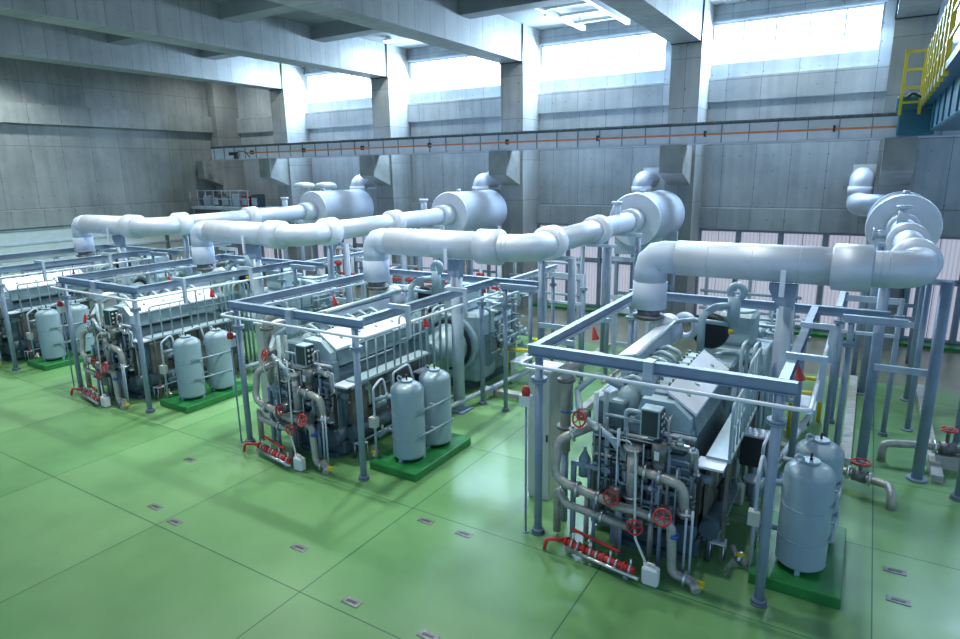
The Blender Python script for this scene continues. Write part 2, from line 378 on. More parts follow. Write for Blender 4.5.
# ceiling lamps
refl = None
for i, (x, y) in enumerate(LAMP_SPOTS):
    where = '%s bay from right' % ['fifth', 'fourth', 'third', 'second', 'first'][i if i < 5 else (i-5)//2]
    row = 'row beside windows' if i < 5 else ['middle row', 'row nearest camera'][(i-5) % 2]
    t = thing('ceiling_lamp', 'round ceiling lamp, %s, %s' % (where, row), 'lamp', (x, y, 13.1), 'round ceiling lamps')
    MB().lathe((x, y, ZC), (0, 0, -1), [(0, .12), (.08, .14), (.1, .26), (.2, .28)]).build('housing', 'white', t)
    MB().lathe((x, y, ZC-.2), (0, 0, -1), [(0, .22), (.02, .22)]).build('lens', 'lamp', t)
    l = bpy.data.lights.new('lamp_light', 'AREA'); l.shape = 'DISK'; l.size = .45; l.energy = LAMP_W*(1 if i < 5 else 1.0 if x > -5 else 2.2 if x > -12 else 2.4 if x > -20 else 1.8); l.spread = math.radians(170 if i < 5 else 115); l.color = (.93, 1, .95)
    lo = bpy.data.objects.new('lamp_light', l); COL.objects.link(lo); lo.location = (x, y, ZC-.24)
t = thing('ceiling_hatch_frame', 'white steel ladder-like frame hung under the ceiling beside the top windows', 'frame', (-10.8, 26, 13))
for x in (-11.8, -9.75): MB().box(x-.09, x+.09, 23.4, 28.3, 12.86, 13.05).build('side_rail', 'white', t)
for y in (24.2, 25.6, 27.1): MB().box(-11.7, -9.85, y-.06, y+.06, 12.9, 13.02).build('rung', 'white', t)
for x in (-11.8, -9.75):
    for y in (24, 27.8): MB().cyl((x, y, 13.05), (x, y, ZC), .02).build('hanger', 'steel', t)

# ================================================================= one engine bay (the nearest); copies follow
UN = ['nearest engine at right', 'second engine from right', 'third engine from right', 'farthest left engine']
PROTO = []      # (root, label pattern with %s, units)
def proto(root, pat, units=(1, 2, 3)):
    PROTO.append((root, pat, units)); root['label'] = pat % UN[0]; return root
def flange(mb, c, d, r, t=.03, n=16):
    d = V(d).normalized(); mb.cyl(V(c)-d*t, V(c)+d*t, r, n=n); return mb
def handwheel(c, d, R, parent, m='red'):
    c = V(c); d = V(d).normalized(); u = d.orthogonal().normalized(); v = d.cross(u)
    mb = MB().torus(c, d, R, R*.13, n=20)
    for k in range(5):
        a = 2*PI*k/5; mb.cyl(c, c+(u*math.cos(a)+v*math.sin(a))*R, R*.08, n=6)
    mb.cyl(c-d*R*.25, c+d*R*.2, R*.2, n=8)
    return mb.build('handwheel', m, parent)

# ---- steel support frame
ZB = 3.56
t = thing('steel_support_frame', '', 'steel frame', (-2.8, 9.75, 0), 'steel pipe-support frames over the engines'); proto(t, 'blue-grey steel beam frame on posts around the %s')
def post(x, y, h, r=.075, par=None, name='post', m='steel'):
    p = MB().cyl((x, y, 0), (x, y, h), r).build(name, m, par)
    MB().cyl((x, y, .0), (x, y, .035), r*1.75).cyl((x, y, .035), (x, y, .1), r*1.6).build('base_flange', 'steel_d', p)
    if h > 2.5 and r < .09:
        MB().cyl((x, y, h-.5), (x, y, h-.46), r*1.9).cyl((x, y, h-.45), (x, y, h-.41), r*1.9).build('collar', m, p)
    return p
for x, y in ((-.85, 9.75), (-4.8, 9.8), (-.95, 15.15), (-4.9, 15.3)): post(x, y, ZB, par=t)
fb = MB().ibeam((-5.0, 9.75, ZB), (-2.86, 9.75, ZB)).ibeam((-2.7, 9.75, ZB), (-.62, 9.75, ZB)).build('front_beam', 'steel', t)
MB().box(-2.86, -2.7, 9.62, 9.85, ZB-.35, ZB+.22).build('splice_plate', 'steel_l', fb)
MB().ibeam((-4.88, 9.83, ZB), (-4.88, 16.2, ZB)).build('side_beam', 'steel', t)
MB().ibeam((-.82, 9.83, ZB), (-.82, 15.6, ZB)).build('side_beam', 'steel', t)
MB().ibeam((-5.1, 15.7, ZB), (.6, 15.7, ZB)).build('rear_beam', 'steel', t)
MB().tube([(-4.95, 16, ZB-.12), (-5.05, 9.5, ZB-.12), (-.42, 9.5, ZB-.12), (-.42, 15.2, ZB-.12)], .035, bend=.1, n=8).build('conduit', 'alu_l', t)
for x0, y0 in ((-.82, 11.0), (-.82, 13.4)):
    MB().box(x0-.1, x0+.5, y0-.04, y0+.04, ZB+.2, ZB+.3).box(x0+.4, x0+.5, y0-.04, y0+.04, ZB-.45, ZB+.2).build('bracket', 'steel_l', t)
for y0 in (11.4, 13.6):
    MB().box(-5.3, -4.8, y0-.04, y0+.04, ZB-.22, ZB-.12).build('bracket', 'steel_l', t)

# ---- engine
t = thing('gas_engine', '', 'engine', (-2.75, 12, 0), 'blue-grey gas engines'); proto(t, 'large blue-grey multi-cylinder %s')
E_ = t
MB().box(-3.55, -1.95, 10.3, 14.2, .12, .42, .03).box(-3.35, -2.15, 10.2, 14.3, .0, .12).build('skid', 'engine_d', t)
blk = MB().prism([(-3.3, .42), (-2.2, .42), (-2.05, .9), (-2.1, 1.5), (-2.35, 2.15), (-3.15, 2.15), (-3.4, 1.5), (-3.45, .9)], 'y', 10.55, 13.5).build('crankcase', 'engine', t)
for q in range(6):
    y = 10.8+q*.46
    MB().box(-2.08, -2.0, y-.17, y+.17, .75, 1.35, .03).build('inspection_door', 'rust', blk)
    MB().cyl((-3.46, y, 1.1), (-3.50, y, 1.1), .14).build('inspection_cover', 'engine_l', blk)
MB().box(-3.35, -2.15, 10.28, 10.56, .6, 2.45, .05).build('front_housing', 'engine', t)
MB().prism([(-3.2, 2.4), (-2.2, 2.4), (-2.2, 2.65), (-2.5, 2.9), (-3.05, 2.9)], 'y', 10.3, 10.6).build('front_cover', 'engine_l', t)
for q in range(6):
    y = 10.85+q*.46
    # right bank: box heads with bolts; left bank: rounded heads
    h = MB().box(-3.02, -2.68, y-.19, y+.19, 2.35, 2.98, .05).build('cylinder_head', 'engine_l', t)
    hb = MB()
    for a in (-.1, .1):
        for b_ in (-.11, .11): hb.cyl((-2.85+a, y+b_, 2.97), (-2.85+a, y+b_, 3.03), .025, n=6)
    hb.build('head_bolt', 'iron', h)
    h = MB().lathe((-3.38, y, 2.25), (-.2, 0, 1), [(0, .2), (.45, .2), (.55, .17), (.62, .10), (.64, .03)], n=14).build('cylinder_head', 'engine_l', t)
    MB().tube([(-3.15, y, 2.6), (-3.12, y, 2.98), (-3.4, y, 3.08), (-3.62, y, 2.95)], .05, n=8).build('intake_runner', 'engine_l', h)
rc = MB().prism([(-2.65, 3.02), (-2.2, 2.7), (-2.12, 2.30), (-2.65, 2.30)], 'y', 10.5, 13.3).build('right_bank_cover', 'engine', t)
MB().prism([(-2.68, 3.07), (-2.15, 2.72), (-2.15, 2.67), (-2.68, 3.02)], 'y', 10.46, 13.34).build('sloping_lid', 'alu_l', rc)
for q in range(4): MB().cyl((-2.42, 10.9+q*.65, 2.86), (-2.40, 10.9+q*.65, 2.92), .05, n=8).build('lid_knob', 'engine_l', rc)
MB().prism([(-3.95, 3.22), (-3.62, 3.28), (-3.62, 3.2), (-3.95, 3.14)], 'y', 11.6, 14.4).box(-3.92, -3.65, 11.7, 14.3, 2.75, 3.15).build('left_bank_cover', 'alu_l', t)
MB().tube([(-3.6, 11.6, 3.22), (-3.6, 14.5, 3.32), (-3.3, 14.9, 3.32), (-2.5, 14.9, 3.3)], .055, n=8).build('top_gas_pipe', 'engine_l', t)
# walkway and guard cage on the right flank
wk = MB().box(-1.95, -1.55, 10.5, 13.4, 1.93, 1.99).build('walkway', 'engine_l', t)
MB().box(-1.95, -1.88, 10.6, 13.3, .5, 1.93).box(-1.62, -1.56, 10.55, 10.62, 0, 1.93).box(-1.62, -1.56, 13.3, 13.37, 0, 1.93).build('walkway_leg', 'rust', wk)
cage = MB()
for y0, y1, zt in ((10.55, 11.9, 2.95), (12.15, 13.35, 3.25)):
    cage.tube([(-1.58, y0, 1.98), (-1.58, y0, zt), (-1.58, y1, zt), (-1.58, y1, 1.98)], .028, bend=.12, n=8)
    cage.cyl((-1.58, y0, (zt+1.98)/2), (-1.58, y1, (zt+1.98)/2), .018, n=6)
    for q in range(1, 4):
        yy = y0+(y1-y0)*q/4; cage.cyl((-1.58, yy, 1.98), (-1.58, yy, zt), .02, n=6)
cage.build('guard_rail', 'engine_l', t)
cg = MB()
for x in (-1.95, -1.72, -1.5): cg.tube([(x, 13.5, .2), (x, 13.5, 3.2), (x+.02, 14.1, 3.2), (x+.02, 14.1, .3)], .04, bend=.2, n=8)
cg.build('riser_loop', 'engine_l', t)
# exhaust turbo group at the rear
tb = MB().lathe((-3.95, 14.45, 3.05), (.35, 1, 0), [(0, .2), (.04, .34), (.1, .38), (.42, .38), (.5, .3), (.6, .12)], n=26).build('turbocharger', 'alu_l', t)
MB().torus((-3.5, 15.1, 3.1), (.3, 1, 0), .26, .09, n=20).build('compressor_scroll', 'alu_l', tb)
MB().lathe((-2.95, 15.15, 3.0), (0, 1, 0), [(0, .36), (.05, .42), (.25, .42), (.3, .36)], n=28).build('air_filter_wheel', 'black', t)
MB().tube([(-3.0, 14.5, 2.4), (-3.0, 14.5, 3.55), (-2.75, 14.75, 3.72), (-2.45, 15, 3.72)], .085, bend=.25).build('charge_air_pipe', 'engine_l', t)
MB().cyl((-2.42, 15.0, 3.25), (-2.42, 15.0, 3.95), .14).build('breather_pot', 'engine_l', t)
MB().torus((-2.38, 15.0, 4.05), (0, 1, 0), .15, .08, n=18, k=8).build('breather_loop', 'engine_l', t)
MB().box(-2.85, -2.1, 13.5, 14.3, 2.2, 2.75, .05).box(-3.4, -2.2, 13.5, 14.2, .42, 2.2, .05).build('rear_housing', 'engine', t)
MB().cyl((-2.42, 14.85, 3.1), (-2.42, 14.85, 3.2), .06).build('yellow_tag', 'yellow', t)
# front of the engine
gp = MB().box(-2.95, -2.62, 9.92, 10.2, 2.36, 2.86, .01).build('gauge_panel', 'engine_l', t)
MB().box(-2.92, -2.65, 9.905, 9.92, 2.39, 2.83).build('dark_face', 'dark', gp)  # dark sheet stands in for the shaded interior of the open frame
MB().box(-2.62, -2.605, 9.94, 10.18, 2.39, 2.83).build('dark_face', 'dark', gp)
for a in range(2):
    for c in range(3):
        MB().cyl((-2.605, 10.0+a*.12, 2.48+c*.13), (-2.59, 10.0+a*.12, 2.48+c*.13), .03, n=12).build('gauge', 'gauge', gp)
MB().cyl((-2.6, 9.95, 1.98), (-2.6, 9.95, 2.3), .135, n=20).cyl((-2.6, 9.95, 1.75), (-2.6, 9.95, 1.98), .1, n=12).build('oil_filter', 'iron', t)
MB().box(-2.65, -2.57, 9.80, 9.83, 2.03, 2.18).build('filter_label', 'white', t)
MB().lathe((-4.02, 10.15, 1.25), (0, 0, 1), [(0, .11), (.35, .11), (.42, .07), (.5, .03), (.58, .03)], n=16).build('separator', 'engine', t)
MB().tube([(-4.35, 10.5, 2.75), (-4.1, 10.1, 2.45), (-3.5, 10.0, 2.2), (-3.2, 10.1, 1.75), (-3.2, 10.5, 1.7)], .06, bend=.15).build('coolant_pipe', 'engine_l', t)
MB().tube([(-4.35, 10.5, 2.75), (-4.1, 10.9, 3.0), (-3.6, 11.1, 2.7)], .06, bend=.15).build('coolant_pipe', 'engine_l', t)
for (x, y, z0, z1, m_) in ((-3.85, 10.2, .6, 2.9, 'engine_l'), (-3.7, 10.3, .6, 2.9, 'engine'), (-3.6, 10.15, 1.1, 2.2, 'engine_l'), (-2.1, 10.2, .5, 2.2, 'steel')):
    MB().cyl((x, y, z0), (x, y, z1), .045).build('standpipe', m_, t)
MB().box(-4.25, -3.45, 10.05, 10.13, 1.45, 1.53).box(-4.25, -4.17, 10.05, 10.13, 0, 1.53).box(-3.5, -3.42, 10.2, 10.28, 0, 1.2).build('front_stand', 'steel', t)
MB().box(-4.0, -3.4, 10.45, 11.4, .1, 2.7, .04).build('heat_exchanger', 'engine', t)
MB().cyl((-2.2, 10.1, .55), (-2.2, 10.9, .55), .22, n=18).build('oil_cooler', 'engine_d', t)
MB().cyl((-1.8, 10.4, .65), (-1.8, 12.2, .65), .17, n=18).cyl((-1.8, 10.5, 0), (-1.8, 10.5, .5), .05).cyl((-1.8, 12.1, 0), (-1.8, 12.1, .5), .05).build('oil_cooler', 'engine_d', t)
for k in range(3):
    MB().cyl((-2.05, 10.35+k*.8, 1.62), (-1.8, 10.35+k*.8, 1.62), .08, n=12).build('pump', 'engine_l' if k % 2 else 'engine', t)
tray = MB().box(-2.05, -1.6, 10.15, 10.55, 1.9, 1.94).build('oil_tray', 'alu_l', t)
rng = random.Random(3)
def squiggle(x0, x1, y0, y1, z0, z1, steps):
    p = [V((rng.uniform(x0, x1), rng.uniform(y0, y1), rng.uniform(z0, z1)))]
    for _ in range(steps):
        q = p[-1].copy(); ax = rng.choice((0, 1, 2, 2, 0)); lo, hi = ((x0, x1), (y0, y1), (z0, z1))[ax]
        q[ax] = rng.uniform(lo, hi)
        if (q-p[-1]).length > .1: p.append(q)
    return p
cm = ['engine_l', 'engine', 'engine_l', 'lag', 'chrome', 'steel_l', 'black', 'steel_l']
for i in range(44):
    p = squiggle(-3.9, -1.95, 9.95, 10.28, .5, 2.7, 5)
    if len(p) > 2: MB().tube(p, rng.choice((.016, .022, .03, .04)), bend=.08, n=7, seg=4).build('small_pipe', cm[i % 8], t)
for i in range(14):
    p = squiggle(-2.0, -1.66, 10.5, 13.4, .35, 1.8, 5)
    if len(p) > 2: MB().tube(p, rng.choice((.016, .022, .035)), bend=.08, n=7, seg=4).build('small_pipe', cm[(i*3) % 8], t)
for i in range(16):
    p = squiggle(-4.3, -3.5, 10.5, 14.5, 1.2, 3.0, 5)
    if len(p) > 2: MB().tube(p, rng.choice((.02, .03, .045)), bend=.08, n=7, seg=4).build('small_pipe', cm[(i*5) % 8], t)
for i in range(14):
    x, y, z = rng.uniform(-3.9, -2.0), rng.uniform(9.95, 10.25), rng.uniform(.6, 2.4)
    v = MB().cyl((x-.06, y, z), (x+.06, y, z), .055, n=10).cyl((x, y, z), (x, y, z+.11), .035, n=8).build('small_valve', rng.choice(('chrome', 'iron', 'lag')), t)
    if i % 3 == 0: MB().cyl((x, y, z+.11), (x, y, z+.15), .04, n=8).build('valve_cap', rng.choice(('red', 'blue', 'black')), v)

# ---- generator behind the engine
t = thing('generator', '', 'generator', (-2.5, 17, 0), 'generators behind the engines'); proto(t, 'blue-grey generator with piping coupled behind the %s')
MB().lathe((-2.5, 14.3, 1.5), (0, 1, 0), [(0, .32), (.7, .34), (.9, .62), (1.35, .7), (1.4, .62)], n=28).build('coupling_cone', 'engine_l', t)
MB().lathe((-2.5, 15.72, 1.5), (0, 1, 0), [(0, .88), (.12, .9), (.3, .9)], n=32).build('flywheel', 'engine_l', t)
MB().torus((-2.5, 15.70, 1.5), (0, 1, 0), .76, .06, n=30).build('flywheel_gap', 'black', t)
MB().box(-3.35, -1.65, 16.02, 17.2, .25, 2.5, .12).build('housing', 'engine_l', t)
MB().box(-3.3, -1.8, 17.2, 18.9, .25, 2.1, .1).build('rear_housing', 'engine', t)
MB().box(-3.2, -1.9, 16.1, 18.6, 0, .25).build('base_frame', 'engine_d', t)
MB().box(-2.9, -2.0, 17.3, 18.3, 2.1, 2.7, .08).build('junction_box', 'engine_l', t)
MB().box(-2.95, -2.1, 16.05, 17.0, 2.5, 3.3, .08).build('cooler_box', 'engine_l', t)
MB().cyl((-2.52, 16.52, 3.3), (-2.52, 16.52, 3.36), .36, n=24).build('cooler_lid', 'engine_l', t)
for i in range(26):
    p = squiggle(-1.95, -1.1, 16.1, 18.8, .8, 2.9, 5) if i % 2 else squiggle(-3.0, -1.5, 17.0, 18.8, 2.2, 3.2, 5)
    if len(p) > 2: MB().tube(p, rng.choice((.025, .035, .05)), bend=.1, n=7, seg=4).build('small_pipe', ('engine_l', 'engine', 'steel_l', 'engine_l')[i % 4], t)
for i in range(8):
    y = 17+i*.22; z = 1.0+(i % 3)*.35
    v = MB().cyl((-1.45, y, z), (-1.15, y, z), .06, n=10).cyl((-1.3, y, z), (-1.3, y, z+.16), .04, n=8).build('valve', 'engine_l', t)
MB().cyl((-1.62, 16.6, 1.2), (-1.58, 16.6, 1.2), .5, n=22).build('inspection_disc', 'engine', t)
# ---- yellow guarded drain station beside generator
t = thing('yellow_pipe_guard', '', 'pipe guard', (-.9, 17.5, 0), 'yellow bent guards beside the generators'); proto(t, 'yellow bent pipe guard beside the generator of the %s')
MB().tube([(-1.95, 17.1, 1.1), (-1.2, 17.1, 1.15), (-1.2, 17.1, 0)], .045).build('front_hoop', 'yellow', t)
MB().tube([(-1.0, 18.5, 1.2), (-.6, 18.5, 1.2), (-.6, 18.5, 0)], .06).build('rear_hoop', 'yellow', t)
MB().tube([(-1.7, 17.6, 1.0), (-.8, 17.7, 1.05), (-.62, 18.5, .8)], .05).build('rail', 'yellow', t)
MB().box(-1.15, -.65, 17.2, 18.3, .72, .76).box(-1.12, -1.06, 17.22, 17.28, 0, .72).box(-.72, -.66, 18.2, 18.26, 0, .72).build('table', 'alu_l', t)

# ---- exhaust pipe
PZ, PY, PR = 4.83, 14.4, .37
t = thing('exhaust_pipe', '', 'pipe', (-4.2, PY, 3.4), 'large silver exhaust pipes'); proto(t, 'large silver clad exhaust pipe rising from the %s')
MB().cyl((-4.2, PY, 3.62), (-4.2, PY, 4.25), PR+.02, n=28).build('riser', 'alu_m', t)
MB().cyl((-4.2, PY, 3.35), (-4.2, PY, 3.62), PR*.72, n=20).cyl((-4.2, PY, 3.4), (-4.2, PY, 3.47), PR*.95, n=20).build('bellows', 'iron', t)
MB().tube([(-4.2, PY, 4.22), (-4.2, PY, PZ), (-3.55, PY, PZ)], PR, bend=.62, n=28, seg=3).build('elbow', 'alu_m', t)
MB().cyl((-3.6, PY, PZ), (-.38, PY, PZ), PR+.02, n=28).build('clad_section', 'alu', t)
MB().lathe((-.55, PY, PZ), (1, 0, 0), [(0, .37), (.04, .47), (.68, .47), (.72, .37)], n=28).build('expansion_sleeve', 'alu', t)
TX = .9
MB().tube([(-.7, PY, PZ), (TX+.04, PY, PZ), (TX+.04, PY+1.7, PZ+.02)], PR-.01, bend=.75, n=28, seg=7).build('segmented_elbow', 'alu', t)
MB().cyl((TX, PY+1.0, PZ+.02), (TX, 22.6, PZ+.12), PR-.03, n=28).build('clad_section', 'alu', t)
MB().lathe((TX, PY+1.1, PZ+.02), (0, 1, .014), [(0, .36), (.03, .47), (.5, .47), (.55, .36)], n=28).build('expansion_sleeve', 'alu_l', t)
MB().lathe((TX, 19.0, PZ+.07), (0, 1, .014), [(0, .36), (.03, .47), (.5, .47), (.55, .36)], n=28).build('expansion_sleeve', 'alu_l', t)
MB().lathe((TX, 22.3, PZ+.12), (0, 1, .014), [(0, .36), (.03, .44), (.85, .44)], n=28).build('silencer_collar', 'alu_l', t)
for x in (-2.9, -2.0, -1.1): MB().torus((x, PY, PZ), (1, 0, 0), PR+.02, .006, n=30, k=4).build('cladding_seam', 'alu_m', t)
for y in (17.2, 18.2, 20.4): MB().torus((TX, y, PZ+.014*(y-14.4)), (0, 1, 0), PR-.03, .006, n=30, k=4).build('cladding_seam', 'alu_m', t)
for x in (.3, .42): MB().torus((x, PY, PZ), (1, 0, 0), PR-.01, .006, n=30, k=4).build('cladding_seam', 'alu_m', t)
for a in (15, 35, 55, 75):
    a = math.radians(a); MB().torus((TX+.04-.75+.75*math.sin(a), PY+.75-.75*math.cos(a), PZ), (math.cos(a), math.sin(a), 0), PR-.004, .008, n=30, k=4).build('cladding_seam', 'alu_m', t)
MB().cyl((TX-.1, 21.4, PZ+.3), (TX-.1, 21.4, PZ+.85), .13).cyl((TX-.1, 21.4, PZ+.78), (TX-.1, 21.4, PZ+.88), .19).build('sample_port', 'alu', t)
MB().cyl((TX-.45, 20.9, PZ+.1), (TX-.75, 20.9, PZ+.1), .12).cyl((TX-.7, 20.9, PZ+.1), (TX-.78, 20.9, PZ+.1), .18).build('sample_port', 'alu', t)

# ---- silencer and its stack into the wall
t = thing('silencer', '', 'silencer', (TX, 25, 0), 'drum silencers before the window wall'); proto(t, 'big silver drum silencer on exhaust line of the %s')
MB().lathe((TX, 23.1, 4.95), (0, 1, 0), [(0, .94), (.06, .98), (3.45, .98), (3.6, .92), (3.7, .6)], n=40).build('drum', 'alu_m', t)
MB().lathe((TX, 23.06, 4.95), (0, 1, 0), [(0, .95), (.05, .99)], n=40).build('end_plate', 'alu_l', t)
MB().cyl((TX, 23.9, 5.9), (TX, 23.9, 6.04), .1).build('lifting_lug', 'alu', t)
st = MB().tube([(TX-.2, 26.2, 5.4), (TX-1.3, 27.3, 5.4), (TX-1.3, 27.9, 5.5), (TX-1.3, 27.9, 6.3), (TX-1.3, 28.9, 6.35), (TX-1.3, YW+.1, 6.35)], .40, bend=.55, n=22, seg=4).build('outlet_pipe', 'alu', t)
MB().cyl((TX-1.3, 27.9, 5.75), (TX-1.3, 27.9, 6.05), .43, n=22).build('joint_band', 'alu_l', st)
MB().box(TX-1.65, TX-.65, YW-.04, YW, 5.85, 6.85).build('wall_plate', 'white', t)
for y in (23.6, 25.9):
    MB().box(TX-.9, TX+.9, y-.08, y+.08, 3.6, 4.3).build('saddle', 'alu_m', t)
    for x in (TX-.8, TX+.8): MB().cyl((x, y, 0), (x, y, 3.6), .08).build('leg', 'steel', t)
    MB().box(TX-.8, TX+.8, y-.04, y+.04, 2.0, 2.12).build('brace', 'steel', t)

# ---- pole under the horizontal pipe
t = thing('pipe_support_pole', '', 'support post', (-1.3, PY, 0), 'thick poles under the exhaust pipes'); proto(t, 'thick pale blue pole with angled bracket under exhaust pipe of the %s')
MB().cyl((-1.3, PY, 0), (-1.3, PY, 3.95), .17, n=20).build('pole', 'steel_l', t)
MB().box(-1.6, -1.0, PY-.3, PY+.3, 0, .05).build('base_plate', 'steel', t)
MB().prism([(-1.45, 3.9), (-1.15, 3.9), (-1.12, 4.42), (-1.65, 4.42), (-1.65, 4.3)], 'y', PY-.12, PY+.12).build('bracket', 'steel', t)
MB().box(-1.42, -1.32, PY-.42, PY-.37, 4.2, 4.75).build('clamp', 'alu_l', t)

# ---- braced leg frame under the elbow
t = thing('pipe_trestle', '', 'trestle', (1, 16, 0), 'braced pipe trestles'); proto(t, 'braced blue steel trestle under exhaust line of the %s')
for x, y, h, r in ((.45, 16.2, 4.5, .11), (1.52, 15.9, 4.45, .11), (.36, 21.6, 4.5, .1), (1.54, 21.6, 4.5, .1), (.55, 19, 4.4, .07), (1.45, 19, 4.4, .07)):
    p = MB().cyl((x, y, 0), (x, y, h), r).build('leg', 'steel', t)
    MB().cyl((x, y, 0), (x, y, .05), r*1.8).build('base_flange', 'steel', p)
for z in (2.35,): MB().box(.45, 1.52, 16.0, 16.08, z, z+.14).build('crossbar', 'steel_l', t)
for z in (2.2, 3.6): MB().box(.36, 1.54, 21.56, 21.64, z, z+.16).build('crossbar', 'steel_l', t)
MB().box(.3, 1.65, 16.0, 16.1, 4.36, 4.46).build('crossbar', 'steel_l', t)
MB().box(.3, 1.65, 18.95, 19.05, 4.4, 4.5).build('crossbar', 'steel_l', t)
MB().box(.3, 1.65, 21.55, 21.65, 4.5, 4.62).build('crossbar', 'steel_l', t)

# ---- slim posts round the rear
t = thing('rear_post_rack', '', 'post rack', (0, 15.5, 0), 'slim post racks beside the generators'); proto(t, 'rack of slim grey posts beside generator of the %s')
for x, y, h in ((-.08, 14.99, 3.58), (-.36, 17.1, 3.6), (-.3, 18.6, 3.6), (.9, 18.3, 3.6)): post(x, y, h, .062, t)
MB().ibeam((-.36, 15.85, 3.6), (-.36, 19, 3.6), .16, .12).build('beam', 'steel_l', t)
MB().ibeam((-.25, 14.99, 3.6), (.9, 14.99, 3.6), .16, .12).build('beam', 'steel_l', t)
MB().box(-.3, .95, 18.26, 18.34, 3.45, 3.6).build('beam', 'steel_l', t)
MB().box(-.3, .95, 18.26, 18.34, 2.6, 2.68).build('brace', 'steel_l', t)
# ---- small portal left of the engine
t = thing('pipe_portal', '', 'portal frame', (-5.6, 17.5, 0), 'small grey portals left of the generators'); proto(t, 'small grey steel portal left of generator of the %s')
for x in (-6.1, -5.1):
    MB().box(x-.06, x+.06, 17.44, 17.56, 0, 2.7).build('leg', 'steel_l', t)
MB().box(-6.2, -5.0, 17.42, 17.58, 2.7, 2.86).build('lintel', 'steel_l', t)
MB().box(-6.1, -5.1, 17.47, 17.53, 1.7, 1.8).build('brace', 'steel_l', t)
MB().cyl((-5.5, 17.5, 0), (-5.5, 17.5, 2.7), .09).build('riser', 'steel', t)

# ---- tanks on their plinth
t = MB().box(-1.08, .27, 10.2, 12.55, 0, .2, .015).build('tank_plinth', 'green', None, (-.4, 11.4, 0)); tag(t, '', 'plinth', 'green tank plinths'); proto(t, 'green painted plinth under the twin tanks of the %s')
def tank(x, y, which):
    t = thing('pressure_tank', '', 'tank', (x, y, .2), 'pale blue pressure tanks on green plinths'); proto(t, 'pale blue upright tank, '+which+' of the pair, at the %s')
    R = .385; prof = [(.05, R*.8), (.12, R)] + [(.13, R), (1.70, R)] + [(1.70+.2*math.sin(a), R*math.cos(a)) for a in (.3, .6, .9, 1.15, 1.35)] + [(1.905, .09)]
    b_ = MB().lathe((x, y, .2), (0, 0, 1), prof, n=36).build('shell', 'tank', t)
    for z in (.78, 1.35): MB().torus((x, y, z), (0, 0, 1), R, .008, n=36, k=4).build('weld_seam', 'tank', b_)
    MB().cyl((x, y, 2.03), (x, y, 2.1), .11).cyl((x, y, 2.1), (x, y, 2.14), .14).build('nozzle', 'tank', t)
    MB().cyl((x, y, 2.14), (x, y, 2.26), .02).build('valve_stem', 'black', t)
    MB().torus((x-.17, y-.05, 2.15), (0, 1, 0), .06, .018, n=14).cyl((x-.17, y-.05, 1.97), (x-.17, y-.05, 2.1), .025, n=8).build('lifting_eye', 'steel_l', t)
    for k in range(3):
        a = 2*PI*k/3+.5; MB().box(x+math.cos(a)*.32-.04, x+math.cos(a)*.32+.04, y+math.sin(a)*.32-.04, y+math.sin(a)*.32+.04, .2, .3).build('foot', 'tank', t)
    MB().cyl((x-.36, y, 1.62), (x-.62, y, 1.62), .055).cyl((x-.58, y, 1.62), (x-.62, y, 1.62), .09).build('side_nozzle', 'tank', t)
tank(-.38, 10.86, 'front'); tank(-.30, 11.85, 'rear')
for z, s_ in ((.85, 'lower'), (1.45, 'upper')):
    t = MB().tube([(.02, 10.7, z), (.08, 11.35, z), (.08, 12.05, z)], .025, n=8).tube([(-.08, 11.32, z), (.08, 11.35, z)], .025, n=8).build('tank_bracket', 'tank', None, (.05, 11.4, z)); tag(t, '', 'bracket', 'brackets joining the twin tanks'); proto(t, s_+' pale blue bracket bar joining the twin tanks of the %s')
t = thing('tank_pipework', '', 'pipework', (-1.0, 11, 0), 'thin pipework beside the tanks'); proto(t, 'thin vertical pipework with valves beside the twin tanks of the %s')
MB().tube([(-1.1, 10.5, 0), (-1.1, 10.5, 1.9), (-1.1, 10.86, 2.1), (-1.0, 10.86, 1.65)], .03, bend=.1).build('riser', 'steel_l', t)
MB().tube([(-1.15, 11.3, 0), (-1.15, 11.3, 2.05), (-1.1, 11.85, 2.15), (-.92, 11.85, 1.65)], .03, bend=.1).build('riser', 'steel_l', t)
MB().box(-1.2, -1.02, 10.4, 10.56, .95, 1.2).build('junction_box', 'cream', t)
for z in (.7, 1.45): 
    v = MB().cyl((-1.1, 10.62, z), (-1.1, 10.9, z), .07, n=10).build('valve', 'engine', t); MB().cyl((-1.1, 10.76, z), (-1.1, 10.76, z+.2), .03, n=8).build('stem', 'chrome', v)
MB().cyl((-1.1, 11.0, .7), (-.75, 11.0, .7), .05).build('branch', 'tank', t)
MB().cyl((-1.1, 10.5, 1.62), (-1.0, 10.86, 1.62), .045).build('branch', 'tank', t)

# ---- cabinet, beacon
t = thing('control_cabinet', '', 'cabinet', (-5.2, 11.4, 0), 'cream control cabinets'); proto(t, 'tall cream control cabinet standing left of the %s')
MB().box(-5.62, -5.1, 10.95, 11.5, .08, 2.85, .02).box(-5.6, -5.12, 10.97, 11.48, 0, .08).build('body', 'cream', t)
dr = MB().box(-5.6, -5.12, 10.93, 10.95, .12, 2.8).build('door', 'cream', t)
MB().box(-5.18, -5.15, 10.9, 10.93, 1.35, 1.5).build('handle', 'black', dr)
MB().box(-5.65, -5.07, 10.9, 11.55, 2.85, 2.89).build('roof', 'white', t)
t = thing('warning_beacon', '', 'beacon', (-5.35, 9.9, 0), 'red beacons on white boxes'); proto(t, 'red dome beacon on small white box left of the %s')
MB().box(-5.12, -4.9, 9.62, 9.76, 2.6, 2.8).build('box', 'white', t)
MB().lathe((-5.01, 9.69, 2.8), (0, 0, 1), [(0, .08), (.1, .08), (.15, .06), (.18, .02)], n=14).build('dome', 'red', t)
